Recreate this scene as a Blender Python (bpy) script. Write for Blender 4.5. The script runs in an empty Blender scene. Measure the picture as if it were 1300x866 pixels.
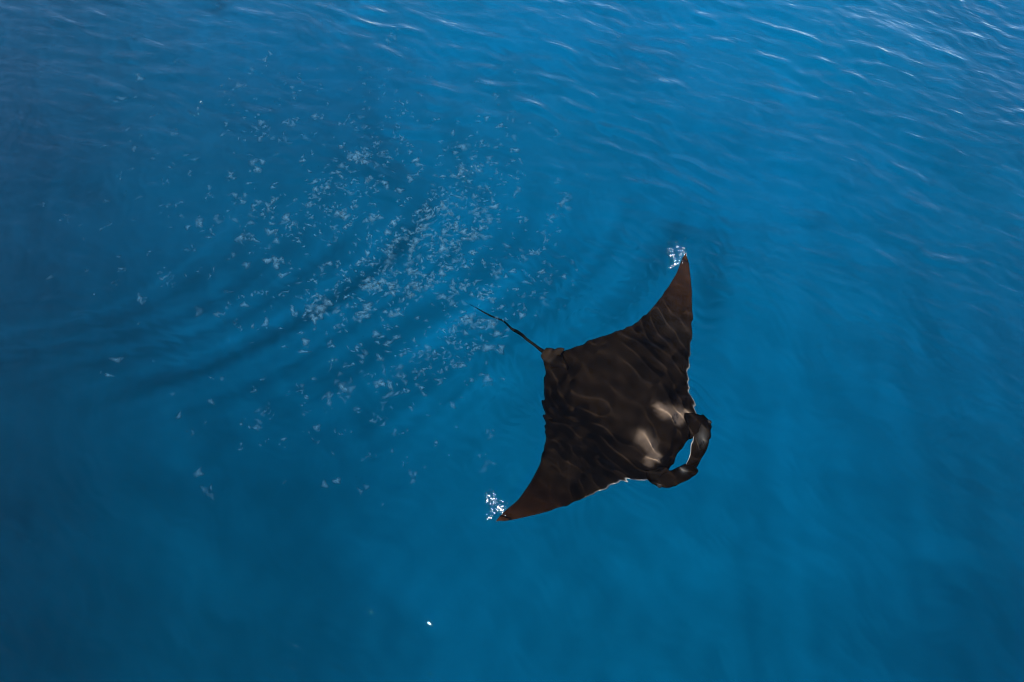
import bpy, bmesh, math, random
import numpy as np
from mathutils import Vector, Matrix

random.seed(7)
rng = np.random.default_rng(7)
scene = bpy.context.scene
R = math.radians

# ------------------------------------------------------------------ camera
CAM_H, PITCH, FPX = 10.0, R(65.0), 1001.0          # height above the sea, look-down angle, focal length for a 1300 px frame
cam_d = bpy.data.cameras.new('camera')
cam = bpy.data.objects.new('camera', cam_d)
scene.collection.objects.link(cam)
cam.location = (0, 0, CAM_H)
cam.rotation_euler = (R(90) - PITCH, 0, 0)
cam_d.sensor_width = 36.0
cam_d.lens = 36.0 * FPX / 1300.0
cam_d.clip_end = 20000
scene.camera = cam

# ------------------------------------------------------------------ sky + sun
SUN_EL, SUN_AZ = R(60), R(224)                        # azimuth measured from +Y towards +X
sun_vec = Vector((math.sin(SUN_AZ) * math.cos(SUN_EL), math.cos(SUN_AZ) * math.cos(SUN_EL), math.sin(SUN_EL)))
w = bpy.data.worlds.new('World')
scene.world = w
w.use_nodes = True
wn = w.node_tree.nodes
wl = w.node_tree.links
bg = wn['Background']
sky = wn.new('ShaderNodeTexSky')
sky.sky_type = 'NISHITA'
sky.sun_disc = False
sky.sun_elevation = SUN_EL
sky.sun_rotation = SUN_AZ
wl.new(sky.outputs[0], bg.inputs[0])
bg.inputs[1].default_value = 0.10
sky.dust_density = 0.1
sky.ozone_density = 3.0
sun_d = bpy.data.lights.new('sun', 'SUN')
sun_d.energy = 5.0
sun_d.angle = R(0.53)
sun_d.color = (1.0, 0.93, 0.82)
sun = bpy.data.objects.new('sun', sun_d)
scene.collection.objects.link(sun)
sun.rotation_euler = (-sun_vec).to_track_quat('-Z', 'Y').to_euler()
sun.location = sun_vec * 60
sun_d.cycles.is_caustics_light = True
sun_d.cycles.use_multiple_importance_sampling = False

vs = scene.view_settings
vs.view_transform = 'Standard'
vs.look = 'None'
vs.exposure = 1.9
vs.gamma = 1.0
vs.use_curve_mapping = False

cy = scene.cycles
cy.use_denoising = True
cy.max_bounces = 12
cy.transmission_bounces = 10
cy.diffuse_bounces = 4
cy.glossy_bounces = 4
cy.transparent_max_bounces = 12
cy.caustics_refractive = True
cy.caustics_reflective = False
cy.blur_glossy = 0.0
cy.filter_width = 1.0
cy.sample_clamp_indirect = 4.0
cy.sample_clamp_direct = 0.0

# ------------------------------------------------------------------ helpers
def link(o, parent=None):
    scene.collection.objects.link(o)
    if parent is not None:
        o.parent = parent
    return o

def mesh_obj(name, verts, faces, mat, parent=None, smooth=True):
    me = bpy.data.meshes.new(name)
    me.from_pydata([tuple(v) for v in verts], [], faces)
    me.validate()
    if smooth:
        me.polygons.foreach_set('use_smooth', [True] * len(me.polygons))
    me.materials.append(mat)
    return link(bpy.data.objects.new(name, me), parent)

def tag(o, label=None, cat=None, group=None, kind=None):
    if label: o['label'] = label
    if cat: o['category'] = cat
    if group: o['group'] = group
    if kind: o['kind'] = kind
    return o

def new_mat(name):
    m = bpy.data.materials.new(name)
    m.use_nodes = True
    nt = m.node_tree
    nt.nodes.clear()
    out = nt.nodes.new('ShaderNodeOutputMaterial')
    return m, nt, out

def pix_dir(px, py):
    """direction of the sight line through a point of the 1300 x 866 photograph"""
    d = Vector(((px - 650) / FPX, -(py - 433) / FPX, -1.0)).normalized()
    return Matrix.Rotation(R(90) - PITCH, 3, 'X') @ d

def on_depth(px, py, z):
    """the point at depth z (below a calm sea surface) seen there, refraction included"""
    d = pix_dir(px, py)
    if z >= 0:
        t = (z - CAM_H) / d.z
        return Vector((0, 0, CAM_H)) + d * t
    p = Vector((0, 0, CAM_H)) + d * (-CAM_H / d.z)
    h = Vector((d.x, d.y, 0)) / 1.333
    r = Vector((h.x, h.y, -math.sqrt(1 - h.length_squared)))
    return p + r * (z / r.z)

def resample(pts, n):
    """Catmull-Rom through the points"""
    P = [Vector(p) for p in pts]
    P = [P[0] * 2 - P[1]] + P + [P[-1] * 2 - P[-2]]
    out_ = []
    m = len(P) - 3
    for i in range(n):
        t = i / (n - 1) * m
        k = min(int(t), m - 1); f = t - k
        a, b_, c, d_ = P[k:k + 4]
        out_.append(.5 * ((2 * b_) + (c - a) * f + (2 * a - 5 * b_ + 4 * c - d_) * f * f + (3 * b_ - a - 3 * c + d_) * f ** 3))
    return out_

def sstep(a, b, x):
    t = np.clip((x - a) / (b - a), 0, 1)
    return t * t * (3 - 2 * t)

# ------------------------------------------------------------------ sea surface
def axis(lo, hi, step, far, f0=None, f1=None, fstep=None):
    core = np.arange(lo, hi + step * .5, step)
    if fstep:                                          # finer cells over the animal
        core = np.concatenate([np.arange(lo, f0, step), np.arange(f0, f1, fstep), np.arange(f1, hi + step * .5, step)])
    up, down = [], []
    s, x = step, core[-1]
    while x < far:
        s *= 1.22; x += s; up.append(x)
    s, x = step, core[0]
    while x > -far:
        s *= 1.22; x -= s; down.append(x)
    return np.concatenate([np.array(down[::-1]), core, np.array(up)])

def smooth_noise(x, y, scale, seed):
    """cheap smooth field in about -1..1 out of a few rotated sines"""
    r = np.random.default_rng(seed)
    out = np.zeros_like(x)
    for i in range(7):
        a = r.uniform(0, 2 * np.pi); f = r.uniform(.6, 1.7) * 2 * np.pi / scale
        out += np.sin((x * np.cos(a) + y * np.sin(a)) * f + r.uniform(0, 6.28))
    return out / 3.2

def train(wx, wy, DX, seed, lo, hi, ang, spread, n):
    """irregular long-crested wave train of about unit variance, the size of its gradient, and its envelope"""
    r = np.random.default_rng(seed)
    g_ = np.zeros_like(wx); gx_ = np.zeros_like(wx); gy_ = np.zeros_like(wx); q_ = np.zeros_like(wx)
    for i in range(n):
        lam = float(np.exp(r.uniform(np.log(lo), np.log(hi))))
        th = ang + r.normal(0, spread)
        k = 2 * np.pi / lam
        keep = np.clip(lam / np.maximum(DX, 1e-6) / 5 - 1, 0, 1)
        ph = k * (wx * np.cos(th) + wy * np.sin(th)) + r.uniform(0, 6.28)
        c_ = keep * np.cos(ph) * k
        q_ += keep * np.cos(ph)
        g_ += keep * np.sin(ph); gx_ += c_ * np.cos(th); gy_ += c_ * np.sin(th)
    f = math.sqrt(2.0 / n)
    return g_ * f, np.hypot(gx_, gy_) * f, np.hypot(g_, q_) * f

def wave_height(X, Y, DX):
    """height of the sea; DX is the local grid spacing, waves it cannot carry are left out"""
    wx = X + .20 * smooth_noise(X, Y, 2.6, 1) + .04 * smooth_noise(X, Y, .8, 3)
    wy = Y + .20 * smooth_noise(X, Y, 2.3, 2) + .04 * smooth_noise(X, Y, .7, 4)
    far = sstep(4.6, 10.5, Y + .22 * X)
    calm = 1 - .65 * (1 - far) * sstep(1.0, 1.9, np.hypot(((X - 1.3) * .58 + (Y - 4.4) * .81) / 2.0, ((X - 1.3) * .81 - (Y - 4.4) * .58) / 1.35))      # ripples kept strong over the animal to focus sunlight on its back
    patch = np.clip(.90 + .2 * smooth_noise(X, Y, 1.3, 5), .65, 1.05)
    # wind ripples with narrow crests running from upper left to lower right
    fade = np.clip(.28 / np.maximum(DX, 1e-6) / 5 - 1, 0, 1)
    g1, _, e1 = train(wx, wy, DX, 21, .16, .25, R(47), .30, 20)
    g1 = g1 / np.sqrt(e1 ** 2 + .15)                    # ripples of even height, a little sharper at the crests
    Z = .0037 * (1 - .8 * far) * patch * calm * (g1 + .2 * g1 ** 2) * fade
    sx = X + .10 * smooth_noise(X, Y, 4.0, 1); sy = Y + .10 * smooth_noise(X, Y, 3.6, 2)
    gust = np.clip(.8 + .35 * smooth_noise(X, Y, 3.3, 6), .3, 1.4)
    g3, _, _ = train(sx, sy, DX, 23, .30, .75, R(66), .24, 26)
    g2, _, _ = train(sx, sy, DX, 22, .15, .30, R(60), .34, 22)
    g4, _, _ = train(sx, sy, DX, 24, .12, .22, R(75), .30, 18)
    Z += far * gust * (.0066 * (g3 + .22 * np.clip(g3, -2, 2.4) ** 2) + .0025 * g2) + (.0006 + .0004 * far) * g2 + .0008 * far * g4
    # longer swell
    r = np.random.default_rng(5)
    for i in range(16):
        lam = float(np.exp(r.uniform(np.log(.9), np.log(5.5))))
        th = R(55) + r.normal(0, .5)
        k = 2 * np.pi / lam
        keep = np.clip(lam / np.maximum(DX, 1e-6) / 4 - 1, 0, 1)
        Z += keep * .009 * (.5 + far) / k * np.sin(k * (wx * np.cos(th) + wy * np.sin(th)) + r.uniform(0, 6.28))
    return Z

def grid_obj(name, X, Y, Z, mat):
    ny, nx = X.shape
    co = np.stack([X, Y, Z], -1).reshape(-1, 3).astype(np.float32)
    idx = np.arange(nx * ny, dtype=np.int32).reshape(ny, nx)
    q = np.stack([idx[:-1, :-1], idx[:-1, 1:], idx[1:, 1:], idx[1:, :-1]], -1).reshape(-1, 4)
    me = bpy.data.meshes.new(name)
    me.vertices.add(len(co)); me.vertices.foreach_set('co', co.ravel())
    me.loops.add(q.size); me.loops.foreach_set('vertex_index', q.ravel())
    me.polygons.add(len(q))
    me.polygons.foreach_set('loop_start', np.arange(0, q.size, 4, dtype=np.int32))
    me.polygons.foreach_set('use_smooth', np.ones(len(q), dtype=bool))
    me.update(calc_edges=True)
    me.materials.append(mat)
    return link(bpy.data.objects.new(name, me))

def build_sea(mat):
    xs = axis(-10.4, 10.4, .0275, 6000, -.6, 3.1, .0092)
    ys = axis(-1.2, 13.2, .0275, 6000, 1.9, 6.3, .0092)
    nx, ny = len(xs), len(ys)
    X, Y = np.meshgrid(xs, ys)
    gx = np.gradient(xs); gy = np.gradient(ys)
    DX = np.maximum(gx[None, :].repeat(ny, 0), gy[:, None].repeat(nx, 1))
    Z = wave_height(X, Y, DX)
    o = grid_obj('water', X, Y, Z, mat)
    tag(o, 'rippled clear blue sea surface', kind='structure')
    o.cycles.is_caustics_caster = True
    return o

m_water, nt, out = new_mat('sea_water')
rf = nt.nodes.new('ShaderNodeBsdfRefraction')
rf.inputs['IOR'].default_value = 1.333
rf.inputs['Roughness'].default_value = 0.0
gl = nt.nodes.new('ShaderNodeBsdfGlossy')
gl.inputs['Roughness'].default_value = 0.05
fr = nt.nodes.new('ShaderNodeFresnel')
fr.inputs['IOR'].default_value = 1.333
mirror_share = nt.nodes.new('ShaderNodeMath')                   # mirror share reshaped by hand: weaker looking straight down, stronger at a slant
mirror_share.operation = 'MULTIPLY_ADD'
mirror_share.use_clamp = True
mirror_share.inputs[1].default_value = 3.2
mirror_share.inputs[2].default_value = -.060
nt.links.new(fr.outputs[0], mirror_share.inputs[0])
tcw = nt.nodes.new('ShaderNodeTexCoord')
mpw = nt.nodes.new('ShaderNodeMapping'); mpw.inputs['Rotation'].default_value = (0, 0, R(-64)); 
msw = nt.nodes.new('ShaderNodeMapping'); msw.inputs['Scale'].default_value = (6.5, 2.0, 1)
nsw = nt.nodes.new('ShaderNodeTexNoise'); nsw.inputs['Scale'].default_value = 1.0; nsw.inputs['Detail'].default_value = 3.0; nsw.inputs['Roughness'].default_value = .55; nsw.inputs['Distortion'].default_value = .4
bmp = nt.nodes.new('ShaderNodeBump'); bmp.inputs['Strength'].default_value = 1.0; bmp.inputs['Distance'].default_value = .020
nt.links.new(tcw.outputs['Object'], mpw.inputs[0]); nt.links.new(mpw.outputs[0], msw.inputs[0]); nt.links.new(msw.outputs[0], nsw.inputs['Vector'])
nt.links.new(nsw.outputs['Fac'], bmp.inputs['Height'])
nt.links.new(bmp.outputs[0], gl.inputs['Normal']); nt.links.new(bmp.outputs[0], fr.inputs['Normal'])
mxs = nt.nodes.new('ShaderNodeMixShader')
nt.links.new(mirror_share.outputs[0], mxs.inputs[0]); nt.links.new(rf.outputs[0], mxs.inputs[1]); nt.links.new(gl.outputs[0], mxs.inputs[2])
nt.links.new(mxs.outputs[0], out.inputs[0])
water = build_sea(m_water)

# ------------------------------------------------------------------ added sea bed standing in for light scattered upward, and the deep water above it
BED = -6.5
STREAKS = [  # (points in the photograph, paler + / darker -, half width in m): light and dark of the wake, painted onto the bed
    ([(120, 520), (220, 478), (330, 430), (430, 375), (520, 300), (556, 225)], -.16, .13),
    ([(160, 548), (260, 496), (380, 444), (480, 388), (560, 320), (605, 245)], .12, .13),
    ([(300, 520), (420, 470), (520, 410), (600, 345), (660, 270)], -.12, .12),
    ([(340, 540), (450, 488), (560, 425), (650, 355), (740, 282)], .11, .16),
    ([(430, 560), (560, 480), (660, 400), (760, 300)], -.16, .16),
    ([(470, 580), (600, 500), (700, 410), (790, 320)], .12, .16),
    ([(760, 420), (810, 365), (850, 310), (880, 250)], -.20, .28),  # shade beside the raised wing tip, painted dark on the bed
    ([(900, 230), (910, 310), (898, 390), (890, 440)], -.20, .26),  # other side of the same painted wing tip shade
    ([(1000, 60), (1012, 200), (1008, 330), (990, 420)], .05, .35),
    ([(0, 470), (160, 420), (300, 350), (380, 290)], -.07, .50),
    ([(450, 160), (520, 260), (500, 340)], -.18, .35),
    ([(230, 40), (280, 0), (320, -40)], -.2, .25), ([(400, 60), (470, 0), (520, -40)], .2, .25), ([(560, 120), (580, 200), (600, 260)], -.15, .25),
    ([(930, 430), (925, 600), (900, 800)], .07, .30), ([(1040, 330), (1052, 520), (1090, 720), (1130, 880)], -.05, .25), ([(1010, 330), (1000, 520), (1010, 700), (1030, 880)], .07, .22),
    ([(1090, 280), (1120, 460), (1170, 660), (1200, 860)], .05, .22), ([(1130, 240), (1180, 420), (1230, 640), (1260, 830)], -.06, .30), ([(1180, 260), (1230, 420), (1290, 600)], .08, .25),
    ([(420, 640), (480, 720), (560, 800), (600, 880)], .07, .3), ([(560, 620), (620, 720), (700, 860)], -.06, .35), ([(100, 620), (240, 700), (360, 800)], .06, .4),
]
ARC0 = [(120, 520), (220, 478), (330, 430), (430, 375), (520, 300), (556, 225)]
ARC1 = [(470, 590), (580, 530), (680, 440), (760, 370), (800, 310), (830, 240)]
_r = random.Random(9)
for k_ in range(-7, 11):                                # fainter painted light and dark bands of the same wake between and beside the main ones
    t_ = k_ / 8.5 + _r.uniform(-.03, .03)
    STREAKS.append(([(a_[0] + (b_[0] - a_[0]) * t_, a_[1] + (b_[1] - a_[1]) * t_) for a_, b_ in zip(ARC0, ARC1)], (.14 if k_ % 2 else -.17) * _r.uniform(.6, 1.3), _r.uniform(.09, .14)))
WATER_LIGHT = [((0, 325, 650, 975, 1300), y_, row) for y_, row in (  # brightness of the water from place to place, painted into the bed
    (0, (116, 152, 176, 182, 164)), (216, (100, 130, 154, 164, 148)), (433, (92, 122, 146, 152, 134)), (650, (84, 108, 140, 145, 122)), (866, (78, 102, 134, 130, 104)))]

def painted_bed_tone(X, Y, DX):
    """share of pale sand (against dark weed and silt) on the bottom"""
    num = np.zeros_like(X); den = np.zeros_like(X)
    for xs_, py, row in WATER_LIGHT:
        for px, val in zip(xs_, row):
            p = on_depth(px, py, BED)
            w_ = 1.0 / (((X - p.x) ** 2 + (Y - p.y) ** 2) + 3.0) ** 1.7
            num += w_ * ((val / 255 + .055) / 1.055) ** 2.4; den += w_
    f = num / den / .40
    near = (np.abs(X) < 16) & (Y > -5) & (Y < 24)
    xn, yn = X[near], Y[near]
    add = np.zeros_like(xn)
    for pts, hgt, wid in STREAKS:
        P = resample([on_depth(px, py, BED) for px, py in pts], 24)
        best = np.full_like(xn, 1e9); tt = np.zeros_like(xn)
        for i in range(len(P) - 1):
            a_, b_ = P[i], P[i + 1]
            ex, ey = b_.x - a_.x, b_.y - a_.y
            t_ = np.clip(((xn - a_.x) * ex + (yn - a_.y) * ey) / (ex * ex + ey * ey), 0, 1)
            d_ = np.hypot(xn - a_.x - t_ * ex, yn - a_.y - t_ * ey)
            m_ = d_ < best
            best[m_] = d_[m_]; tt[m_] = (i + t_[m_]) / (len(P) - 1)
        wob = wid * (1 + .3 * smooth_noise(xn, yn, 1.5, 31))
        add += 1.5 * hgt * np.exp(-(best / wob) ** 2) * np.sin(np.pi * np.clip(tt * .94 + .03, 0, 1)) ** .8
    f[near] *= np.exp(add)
    # gleam and shade of small surface ripples, painted as stripes on the bed
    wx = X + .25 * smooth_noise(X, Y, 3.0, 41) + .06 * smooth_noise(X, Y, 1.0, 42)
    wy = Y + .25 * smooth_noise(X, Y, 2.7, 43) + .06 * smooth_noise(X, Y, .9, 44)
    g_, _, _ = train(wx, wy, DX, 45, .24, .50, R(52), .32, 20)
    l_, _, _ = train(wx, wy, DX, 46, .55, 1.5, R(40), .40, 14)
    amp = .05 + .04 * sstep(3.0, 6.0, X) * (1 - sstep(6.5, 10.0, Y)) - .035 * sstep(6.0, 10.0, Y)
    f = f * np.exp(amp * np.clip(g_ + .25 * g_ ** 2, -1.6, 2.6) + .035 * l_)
    return f * (1 + .05 * smooth_noise(X, Y, 3.1, 33) + .03 * smooth_noise(X, Y, 1.0, 34))

def build_bed(mat):
    xs = axis(-13.5, 13.5, .066, 6000); ys = axis(-3, 19, .066, 6000)
    X, Y = np.meshgrid(xs, ys)
    Z = BED + .35 * smooth_noise(X, Y, 7.0, 11) + .06 * smooth_noise(X, Y, 1.9, 12)
    DX = np.maximum(np.gradient(xs)[None, :].repeat(len(ys), 0), np.gradient(ys)[:, None].repeat(len(xs), 1))
    o = grid_obj('added_seabed', X, Y, Z, mat)
    a_ = o.data.attributes.new('pale', 'FLOAT', 'POINT'); a_.data.foreach_set('value', painted_bed_tone(X, Y, DX).ravel().astype(np.float32))
    return tag(o, 'added sea bed painted with the light and shade of the water', kind='structure')

m_bed_painted, nt, out = new_mat('bed_painted_light')
d = nt.nodes.new('ShaderNodeBsdfDiffuse')
at_ = nt.nodes.new('ShaderNodeAttribute'); at_.attribute_name = 'pale'  # bed colour carries the painted light and shade of the water
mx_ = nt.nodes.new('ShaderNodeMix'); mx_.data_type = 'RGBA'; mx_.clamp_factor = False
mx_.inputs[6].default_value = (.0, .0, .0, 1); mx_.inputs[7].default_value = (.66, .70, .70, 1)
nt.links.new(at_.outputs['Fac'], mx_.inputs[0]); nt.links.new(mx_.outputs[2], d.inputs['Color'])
nt.links.new(d.outputs[0], out.inputs[0])
bed = build_bed(m_bed_painted)

m_deep, nt, out = new_mat('deep_water')
va = nt.nodes.new('ShaderNodeVolumeAbsorption')
va.inputs['Color'].default_value = (0.0, .955, .976, 1)
va.inputs['Density'].default_value = .9
nt.links.new(va.outputs[0], out.inputs['Volume'])
s, t, b = 5900, -1.5, -60
bx = [(x, y, z) for z in (b, t) for x, y in ((-s, -s), (s, -s), (s, s), (-s, s))]
deep = mesh_obj('deep_water', bx, [(3, 2, 1, 0), (4, 5, 6, 7), (0, 1, 5, 4), (1, 2, 6, 5), (2, 3, 7, 6), (3, 0, 4, 7)], m_deep, smooth=False)
tag(deep, 'deep clear blue water under the surface', kind='structure')

# ------------------------------------------------------------------ manta ray
ZX, ZY, ZS = 580.0, 300.0, 2.28                       # outline measured in an enlarged crop of the photograph
VA = np.array([.58, -.814]); VA /= np.linalg.norm(VA)
UA = np.array([-VA[1], VA[0]])                         # forward
def uv(p): return (float(np.dot(p, UA)), float(np.dot(p, VA)))
LE = [(663,46),(672,80),(680,160),(682,250),(676,330),(669,395),(672,445),(688,488),(700,520),(703,560),(688,578),(668,592),(650,615),(634,640),(625,660),(606,686),(580,700),(557,704),(520,708),(480,706),(430,730),(370,757),(300,785),(220,808),(150,823),(112,826)]
TE = [(660,46),(650,70),(635,110),(600,165),(560,215),(510,258),(420,290),(345,318),(310,332),(262,345),(248,350),(250,372),(255,410),(252,440),(248,490),(255,540),(258,590),(240,660),(215,710),(180,760),(140,795),(110,823)]
le = sorted((uv(p)[1], uv(p)[0]) for p in LE)
te = sorted((uv(p)[1], uv(p)[0]) for p in TE)
le_v, le_u = map(np.array, zip(*le)); te_v, te_u = map(np.array, zip(*te))
V0, V1 = max(le_v[0], te_v[0]), min(le_v[-1], te_v[-1])
VC, VH = (V0 + V1) / 2, (V1 - V0) / 2

def smooth1(a, n):
    k = np.hanning(n + 2)[1:-1]; k /= k.sum()
    return np.convolve(np.pad(a, n // 2, mode='edge'), k, mode='valid')
NV, NC = 220, 44
fine = np.linspace(V0, V1, 900)
L_f = smooth1(np.interp(fine, le_v, le_u), 25)
T_f = smooth1(np.interp(fine, te_v, te_u), 25)
gap = np.minimum(1, (1 - np.abs((fine - VC) / VH)) * 28)
mid_f = (L_f + T_f) / 2
hw = np.maximum(L_f - T_f, 6) / 2 * np.sqrt(np.clip(gap, 0.02, 1))
L_f, T_f = mid_f + hw, mid_f - hw

def mid_z(s):                                          # height of the wing's middle surface along the span (s = -1..1)
    a = abs(s)
    return -.48 - .9 * half_thick(s) + .496 * float(sstep(.5, 1.0, np.array(a)))

def half_thick(s):
    a = abs(s)
    return .012 + .20 * math.exp(-(a / .22) ** 2) + .055 * (1 - a) ** 1.2

def to_world(u, v, z, dz=0):
    p = UA * u + VA * v
    q = on_depth(ZX + p[0] / ZS, ZY + p[1] / ZS, z)
    return Vector((q.x, q.y, z + dz))

def build_body(mat):
    verts, faces, pig, brn, bel = [], [], [], [], []
    PU = [(780 + x / 5.41, 480 + y / 5.41) for x, y in ((345, 245), (430, 255), (490, 265), (430, 310), (300, 215))]
    PL = [(780 + x / 5.41, 480 + y / 5.41) for x, y in ((190, 430), (240, 480), (265, 540), (235, 580), (290, 560))]
    vs_ = VC + VH * np.sin(np.linspace(-np.pi / 2, np.pi / 2, NV)) * 1.0
    rings = []
    for v in vs_:
        s = (v - VC) / VH
        l = float(np.interp(v, fine, L_f)); t = float(np.interp(v, fine, T_f))
        th = half_thick(s); zm = mid_z(s)
        ring = []
        for side in (1, -1):
            for j in range(NC):
                c = j / (NC - 1) if side == 1 else 1 - j / (NC - 1)
                if side == -1 and j in (0, NC - 1):
                    continue
                cc = .5 - .5 * math.cos(math.pi * c)         # 0 = trailing edge, 1 = leading edge
                u = t + (l - t) * cc
                prof = math.sqrt(max(cc * (1 - cc), 0)) * 2 * (.45 + .75 * cc * (1.25 - .45 * cc))
                z = zm + side * th * prof * (1 if side == 1 else .7)
                # spine ridge and the bulge of the gill chamber
                p = to_world(u, v, zm)
                p.z = z
                ring.append(len(verts)); verts.append(p)
                px = ZX + (UA * u + VA * v)[0] / ZS; py = ZY + (UA * u + VA * v)[1] / ZS
                pm = 0
                for pts in (PU, PL):
                    for (ax, ay), rr in zip(pts, (13, 11, 9, 8, 8)):
                        pm += math.exp(-(((px - ax) ** 2 + (py - ay) ** 2) / (rr * .72) ** 2) ** 1.5)
                pig.append(min(1, pm) if side == 1 else 0)
                brn.append(float(sstep(.55, 1.0, np.array(abs(s)))) if side == 1 else 0)
                edge = float(sstep(.975, 1.0, np.array(cc))) * float(1 - sstep(.30, .62, np.array(abs(s)))) * float(sstep(.20, .27, np.array(abs(s))))
                bel.append(edge if side == 1 else 1.0)
        rings.append(ring)
    n = len(rings[0])
    for a, b_ in zip(rings[:-1], rings[1:]):
        for k in range(n):
            faces.append((a[k], b_[k], b_[(k + 1) % n], a[(k + 1) % n]))
    faces.append(tuple(rings[0])); faces.append(tuple(reversed(rings[-1])))
    return verts, faces, pig, brn, bel

def tube(path, radii, nside=12, flat=None, up=None):
    """closed swept tube; flat = list of (half width, half thickness) instead of a round radius"""
    verts, faces = [], []
    N = len(path)
    for i, p in enumerate(path):
        a = path[max(i - 1, 0)]; b_ = path[min(i + 1, N - 1)]
        tan = (b_ - a).normalized()
        u = up[i] if up else Vector((0, 0, 1))
        side = tan.cross(u).normalized(); nrm = side.cross(tan).normalized()
        for k in range(nside):
            ang = 2 * math.pi * k / nside
            ra, rb = (flat[i] if flat else (radii[i], radii[i]))
            verts.append(p + side * math.cos(ang) * ra + nrm * math.sin(ang) * rb)
    for i in range(N - 1):
        for k in range(nside):
            faces.append((i * nside + k, i * nside + (k + 1) % nside, (i + 1) * nside + (k + 1) % nside, (i + 1) * nside + k))
    faces.append(tuple(range(nside))[::-1]); faces.append(tuple((N - 1) * nside + k for k in range(nside)))
    return verts, faces

def px_path(pts, n):
    """pts: (photo x, photo y, depth z)"""
    return resample([on_depth(x, y, z) for x, y, z in pts], n)

m_skin, nt, out = new_mat('manta_skin')
N = nt.nodes; Lk = nt.links
def attr(name):
    a = N.new('ShaderNodeAttribute'); a.attribute_name = name; return a.outputs['Fac']
pb = N.new('ShaderNodeBsdfPrincipled')
tc = N.new('ShaderNodeTexCoord')
def noise(scale, detail=4, rough=.6):
    n_ = N.new('ShaderNodeTexNoise'); n_.inputs['Scale'].default_value = scale
    n_.inputs['Detail'].default_value = detail; n_.inputs['Roughness'].default_value = rough
    Lk.new(tc.outputs['Object'], n_.inputs['Vector']); return n_.outputs['Fac']
def ramp(fac, stops):
    r_ = N.new('ShaderNodeValToRGB')
    while len(r_.color_ramp.elements) < len(stops): r_.color_ramp.elements.new(.5)
    for e, (p_, c_) in zip(r_.color_ramp.elements, stops): e.position = p_; e.color = (*c_, 1)
    Lk.new(fac, r_.inputs[0]); return r_.outputs[0]
def mix(fac, a, b_):
    mx = N.new('ShaderNodeMix'); mx.data_type = 'RGBA'
    Lk.new(fac, mx.inputs[0])
    for s_, v_ in ((6, a), (7, b_)):
        if isinstance(v_, tuple): mx.inputs[s_].default_value = (*v_, 1)
        else: Lk.new(v_, mx.inputs[s_])
    return mx.outputs[2]
def math_n(op, a, b_):
    m_ = N.new('ShaderNodeMath'); m_.operation = op; m_.use_clamp = True
    for i_, v_ in enumerate((a, b_)):
        if isinstance(v_, (int, float)): m_.inputs[i_].default_value = v_
        else: Lk.new(v_, m_.inputs[i_])
    return m_.outputs[0]
base = ramp(noise(5), [(.35, (.0019, .0012, .0007)), (.65, (.0050, .0032, .0020))])
base = mix(math_n('MULTIPLY', attr('brown'), .5), base, ramp(noise(9), [(.35, (.012, .0050, .0026)), (.7, (.030, .0130, .0075))]))
base = mix(math_n('MULTIPLY', attr('patch'), ramp(noise(7), [(.3, (.45,) * 3), (.7, (.95,) * 3)])), base, (.090, .068, .052))
base = mix(attr('belly_and_glint'), base, (.28, .28, .27))
Lk.new(base, pb.inputs['Base Color'])
pb.inputs['Roughness'].default_value = .55
pb.inputs['Specular IOR Level'].default_value = .01   # wet skin under water hardly mirrors anything
Lk.new(pb.outputs[0], out.inputs[0])

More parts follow.
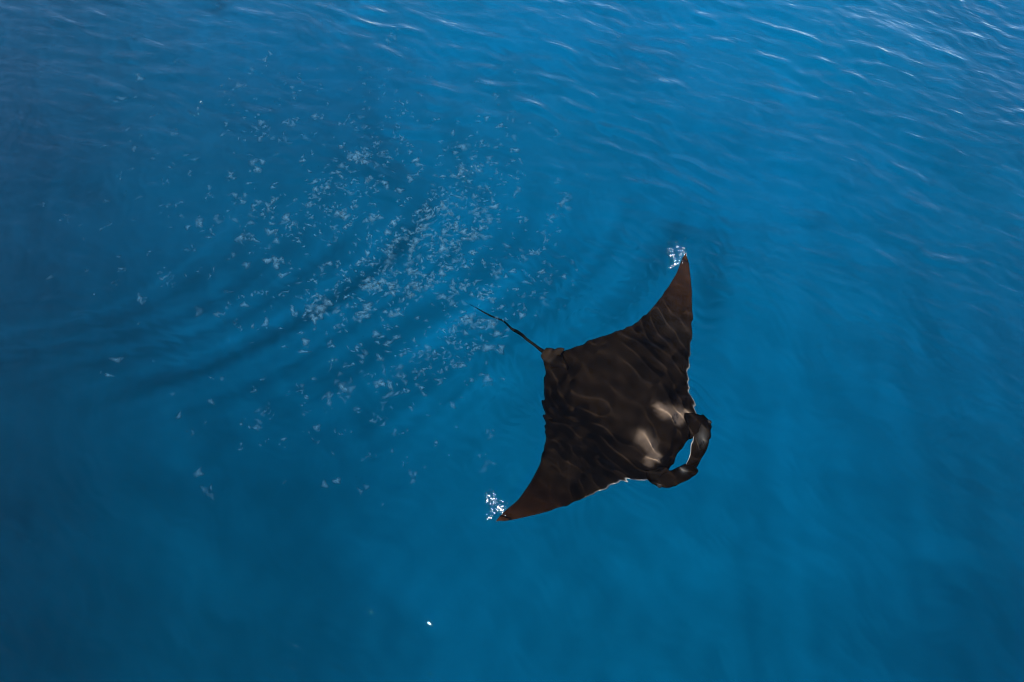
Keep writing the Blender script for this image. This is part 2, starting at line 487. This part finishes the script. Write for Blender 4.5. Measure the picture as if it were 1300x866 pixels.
def build_manta():
    V, F, A1, A2, A3 = build_body(m_skin)
    def add(vf, pig=0, brn=0, bel=0):
        v_, f_ = vf
        o_ = len(V)
        V.extend(v_); F.extend([tuple(i + o_ for i in f) for f in f_])
        for i_ in range(len(v_)):
            A1.append(pig(i_) if callable(pig) else pig); A2.append(brn(i_) if callable(brn) else brn); A3.append(bel(i_) if callable(bel) else bel)
    z2 = lambda x, y, z: (780 + x / 5.41, 480 + y / 5.41, z)
    # cephalic fins, curled in towards each other in front of the mouth
    n = 44
    up = px_path([z2(500, 330, -0.54), z2(590, 320, -0.54), z2(598, 400, -0.55), z2(577, 490, -0.58), z2(540, 580, -0.63), z2(505, 625, -0.66)], n)
    fl = [(float(np.interp(i / (n - 1), (0, .25, .5, .75, .93, 1), (.19, .14, .13, .105, .065, .02))), float(np.interp(i / (n - 1), (0, .3, 1), (.10, .055, .018)))) for i in range(n)]
    ax = [Vector((math.sin(a) * .9, -.2 * math.sin(a), math.cos(a))).normalized() for a in np.interp(np.linspace(0, 1, n), (0, .35, .7, 1), (0, .25, .7, .5))]
    add(tube(up, None, 20, fl, ax), bel=lambda i: 1.0 if (i % 20 in (0, 19, 18) and i // 20 > 13) else (.13 * math.exp(-((i // 20 - 18) / 4) ** 2 - ((i % 20 - 5) / 1.6) ** 2)))  # white inner edge, plus a soft highlight painted on the upper face
    lo = px_path([z2(290, 630, -0.54), z2(310, 690, -0.54), z2(395, 690, -0.55), z2(470, 655, -0.58), z2(530, 620, -0.61), z2(552, 600, -0.63)], n)
    fl = [(float(np.interp(i / (n - 1), (0, .25, .5, .75, .93, 1), (.17, .125, .105, .115, .075, .02))), float(np.interp(i / (n - 1), (0, .3, 1), (.10, .055, .018)))) for i in range(n)]
    ax = [Vector((.2 * math.sin(a), .9 * math.sin(a), math.cos(a))).normalized() for a in np.interp(np.linspace(0, 1, n), (0, .35, .7, 1), (0, -.2, .5, .3))]
    add(tube(lo, None, 20, fl, ax), bel=lambda i: .8 if (i % 20 in (14, 15, 16, 17) and 7 < i // 20 < 14) else (.15 * math.exp(-((i // 20 - 27) / 2.5) ** 2 - ((i % 20 - 6) / 1.5) ** 2)))  # white underside patch, plus a soft painted highlight on top
    # whip tail
    n = 60
    tl = px_path([(700, 457, -0.69), (690, 447, -0.69), (668, 430, -0.71), (645, 413, -0.81), (622, 400, -0.91), (596, 385, -1.02)], n)
    add(tube(tl, [float(np.interp(i / (n - 1), (0, .12, .25, .6, 1), (.055, .034, .024, .017, .007))) for i in range(n)], 10))
    # small dorsal fin at the root of the tail
    df = px_path([(722, 468, -0.60), (712, 461, -0.59), (702, 454, -0.59), (694, 449, -0.62), (689, 446, -0.66)], 20)
    add(tube(df, None, 16, [(float(np.interp(i / 19, (0, .3, .7, .9, 1), (.03, .10, .12, .08, .03))), float(np.interp(i / 19, (0, .3, .7, .9, 1), (.02, .05, .06, .05, .02)))) for i in range(20)]), pig=lambda i: .12 if i // 16 > 8 else 0)
    df = px_path([(704, 455, -0.60), (706, 449, -0.56), (710, 445, -0.54), (716, 443, -0.56)], 14)
    add(tube(df, None, 12, [(float(np.interp(i / 13, (0, .5, .85, 1), (.05, .055, .035, .008))), .02) for i in range(14)]), pig=.12)
    o = mesh_obj('manta_ray', V, F, m_skin)
    for nm, dat in (('patch', A1), ('brown', A2), ('belly_and_glint', A3)):
        at = o.data.attributes.new(nm, 'FLOAT', 'POINT'); at.data.foreach_set('value', np.array(dat, dtype=np.float32))
    bm = bmesh.new(); bm.from_mesh(o.data); bmesh.ops.recalc_face_normals(bm, faces=bm.faces); bm.to_mesh(o.data); bm.free()
    o.cycles.is_caustics_receiver = True
    tag(o, 'black manta ray with two pale shoulder patches gliding under the surface', 'manta ray')
    return o
manta = build_manta()

m_eye, nt, out = new_mat('manta_eye')
p_ = nt.nodes.new('ShaderNodeBsdfPrincipled')
p_.inputs['Base Color'].default_value = (.012, .012, .012, 1)
p_.inputs['Roughness'].default_value = .5; p_.inputs['Specular IOR Level'].default_value = .02
nt.links.new(p_.outputs[0], out.inputs[0])
for ex, ey in ((780 + 652 / 5.41, 480 + 300 / 5.41), (780 + 306 / 5.41, 480 + 746 / 5.41)):
    c_ = on_depth(ex, ey, -.52)
    bm = bmesh.new()
    bmesh.ops.create_icosphere(bm, subdivisions=2, radius=.036)
    for v_ in bm.verts: v_.co = Vector((v_.co.x, v_.co.y, v_.co.z * .8)) + c_
    me = bpy.data.meshes.new('eye'); bm.to_mesh(me); bm.free()
    me.materials.append(m_eye)
    e_ = link(bpy.data.objects.new('eye', me), manta)
    e_.cycles.is_caustics_receiver = True

# ------------------------------------------------------------------ pale flecks drifting under the surface in the animal's wake
m_fleck, nt, out = new_mat('foam_fleck')
df_ = nt.nodes.new('ShaderNodeBsdfDiffuse'); df_.inputs['Color'].default_value = (.52, .86, .76, 1)
tr_ = nt.nodes.new('ShaderNodeBsdfTransparent')
ms_ = nt.nodes.new('ShaderNodeMixShader')
at_ = nt.nodes.new('ShaderNodeAttribute'); at_.attribute_name = 'thick'
nt.links.new(at_.outputs['Fac'], ms_.inputs[0]); nt.links.new(tr_.outputs[0], ms_.inputs[1]); nt.links.new(df_.outputs[0], ms_.inputs[2])
nt.links.new(ms_.outputs[0], out.inputs[0])

def build_flecks():
    V, F, A = [], [], []
    r = random.Random(3)
    def blob(c, la, lb, ang, alpha):
        n = 16
        o_ = len(V)
        bend = r.uniform(-.2, .2)
        ph = [r.uniform(0, 6.28) for _ in range(3)]
        for k in range(n):
            t_ = 2 * math.pi * k / n
            q = 1 + .25 * math.sin(2 * t_ + ph[0]) + .28 * math.sin(3 * t_ + ph[1]) + .08 * math.sin(5 * t_ + ph[2])
            x, y = la * math.cos(t_) * q, lb * math.sin(t_) * q
            y += bend * (x * x) / la
            V.append(c + Vector((x * math.cos(ang) - y * math.sin(ang), x * math.sin(ang) + y * math.cos(ang), r.uniform(-.004, .004))))
            A.append(0.0)
        cx = Vector((0, 0, 0))
        V.append(c + Vector((0, 0, lb * .35 + .002))); A.append(alpha)
        V.append(c - Vector((0, 0, lb * .35 + .002))); A.append(alpha * .3)
        for k in range(n):
            F.append((o_ + k, o_ + (k + 1) % n, o_ + n)); F.append((o_ + (k + 1) % n, o_ + k, o_ + n + 1))
    cores = [((520, 270), 85, 80, .26), ((450, 290), 90, 80, .20), ((560, 330), 75, 60, .18), ((470, 400), 120, 75, .14), ((270, 250), 120, 100, .16), ((640, 290), 60, 70, .07), ((560, 430), 90, 60, .10), ((400, 560), 80, 50, .04), ((620, 450), 80, 50, .06), ((450, 150), 90, 60, .07)]
    tot = sum(c_[3] for c_ in cores)
    made = 0
    while made < 1500:
        u = r.uniform(0, tot)
        for (mx, my), sx, sy, wgt in cores:
            u -= wgt
            if u <= 0: break
        px, py = r.gauss(mx, sx), r.gauss(my, sy)
        if px > 735 or py > 640 or (px > 640 and py > 400) or px < 30: continue
        # denser and larger in the arcs left by the wing beat
        arc = math.sin(math.hypot(px - 330, (py - 130) * 1.1) / 21.0)
        if r.random() > .62 + .38 * arc: continue
        c = on_depth(px, py, -r.uniform(.06, .35))
        big = r.random() ** 5
        ang = R(-30) + r.gauss(0, .8)
        core = math.exp(-((px - 510) / 190) ** 2 - ((py - 320) / 150) ** 2)
        al = r.uniform(.15, .60) * (.45 + .75 * core)
        for j in range(r.choice((1, 1, 2, 2, 3, 4))):
            la = .017 + .085 * big * r.uniform(.4, 1) + r.uniform(0, .026)
            blob(c + Vector((r.gauss(0, .03 + .05 * big), r.gauss(0, .025 + .05 * big), r.uniform(-.02, .02))), la, la * r.uniform(.32, .9), ang + r.gauss(0, .5), min(.9, al * r.uniform(.7, 1.4) * (1 + .6 * big)))
        made += 1
    o = mesh_obj('foam_flecks', V, F, m_fleck)
    a_ = o.data.attributes.new('thick', 'FLOAT', 'POINT'); a_.data.foreach_set('value', np.array(A, dtype=np.float32))
    tag(o, 'pale flecks scattered under the surface in the wake behind the manta ray', 'foam', kind='stuff')
    return o
flecks = build_flecks()

# ------------------------------------------------------------------ splashes where the wing tips break the surface
m_foam, nt, out = new_mat('white_foam')
p_ = nt.nodes.new('ShaderNodeBsdfPrincipled')
p_.inputs['Base Color'].default_value = (.68, .76, .80, 1)
p_.inputs['Roughness'].default_value = .35
nt.links.new(p_.outputs[0], out.inputs[0])
ico = bmesh.new(); bmesh.ops.create_icosphere(ico, subdivisions=1, radius=1)
ico.verts.ensure_lookup_table()
IV = [v_.co.copy() for v_ in ico.verts]; IF = [tuple(v_.index for v_ in f.verts) for f in ico.faces]; ico.free()

def droplets(name, spots, label, seed):
    """spots: (photo x, photo y, spread in m, count, largest radius in m, highest)"""
    r = random.Random(seed)
    V, F = [], []
    for px, py, sp, cnt, rad, top in spots:
        c0 = on_depth(px, py, 0)
        for _ in range(int(cnt * 1.3)):
            c = c0 + Vector((r.gauss(0, sp), r.gauss(0, sp), r.uniform(0, top)))
            rr = rad * (.16 + .45 * r.random() ** 3)
            st = r.uniform(1, 2.2); an = r.uniform(0, math.pi)
            o_ = len(V)
            for v_ in IV:
                x, y, z = v_.x * rr * st, v_.y * rr, v_.z * rr * .8
                V.append(c + Vector((x * math.cos(an) - y * math.sin(an), x * math.sin(an) + y * math.cos(an), z)))
            F.extend(tuple(i + o_ for i in f) for f in IF)
    return tag(mesh_obj(name, V, F, m_foam), label, 'splash', kind='stuff')

droplets('splash', [(849, 319, .02, 4, .013, .06), (858, 318, .035, 9, .014, .08), (852, 325, .02, 7, .015, .06), (857, 329, .035, 8, .014, .06), (865, 323, .03, 14, .009, .08), (869, 322, .02, 10, .007, .06),
                    (850, 340, .02, 4, .012, .05), (856, 338, .025, 8, .012, .05), (862, 333, .025, 9, .010, .05), (860, 308, .06, 5, .006, .05)],
         'small white splash thrown up by the left wing tip of the manta ray', 11)
droplets('splash', [(618, 631, .02, 6, .010, .08), (623, 636, .03, 14, .014, .08), (629, 642, .035, 14, .014, .08), (634, 647, .03, 16, .013, .07), (638, 650, .03, 14, .010, .06), (625, 651, .025, 7, .013, .06),
                    (620, 658, .02, 5, .014, .05), (637, 641, .04, 8, .010, .06), (627, 630, .04, 5, .008, .08)],
         'small white splash thrown up by the right wing tip of the manta ray', 12)
droplets('spray_drops', [(255, 134, .05, 3, .013, .02), (246, 143, .05, 4, .009, .02), (155, 158, .02, 1, .010, .02), (177, 172, .04, 3, .008, .02), (281, 121, .03, 2, .008, .02), (595, 222, .06, 9, .010, .03),
                         (602, 216, .05, 5, .008, .03), (588, 230, .05, 5, .007, .03), (425, 458, .04, 4, .005, .02), (505, 38, .02, 1, .012, .02), (18, 43, .05, 2, .011, .02), (280, 10, .02, 1, .012, .02), (215, 83, .05, 3, .007, .02),
                         (780, 45, .08, 3, .010, .02), (835, 145, .02, 1, .009, .02), (700, 190, .3, 3, .006, .02), (758, 205, .2, 3, .006, .02)],
         'tiny bright drops scattered over the calm water of the wake', 13)
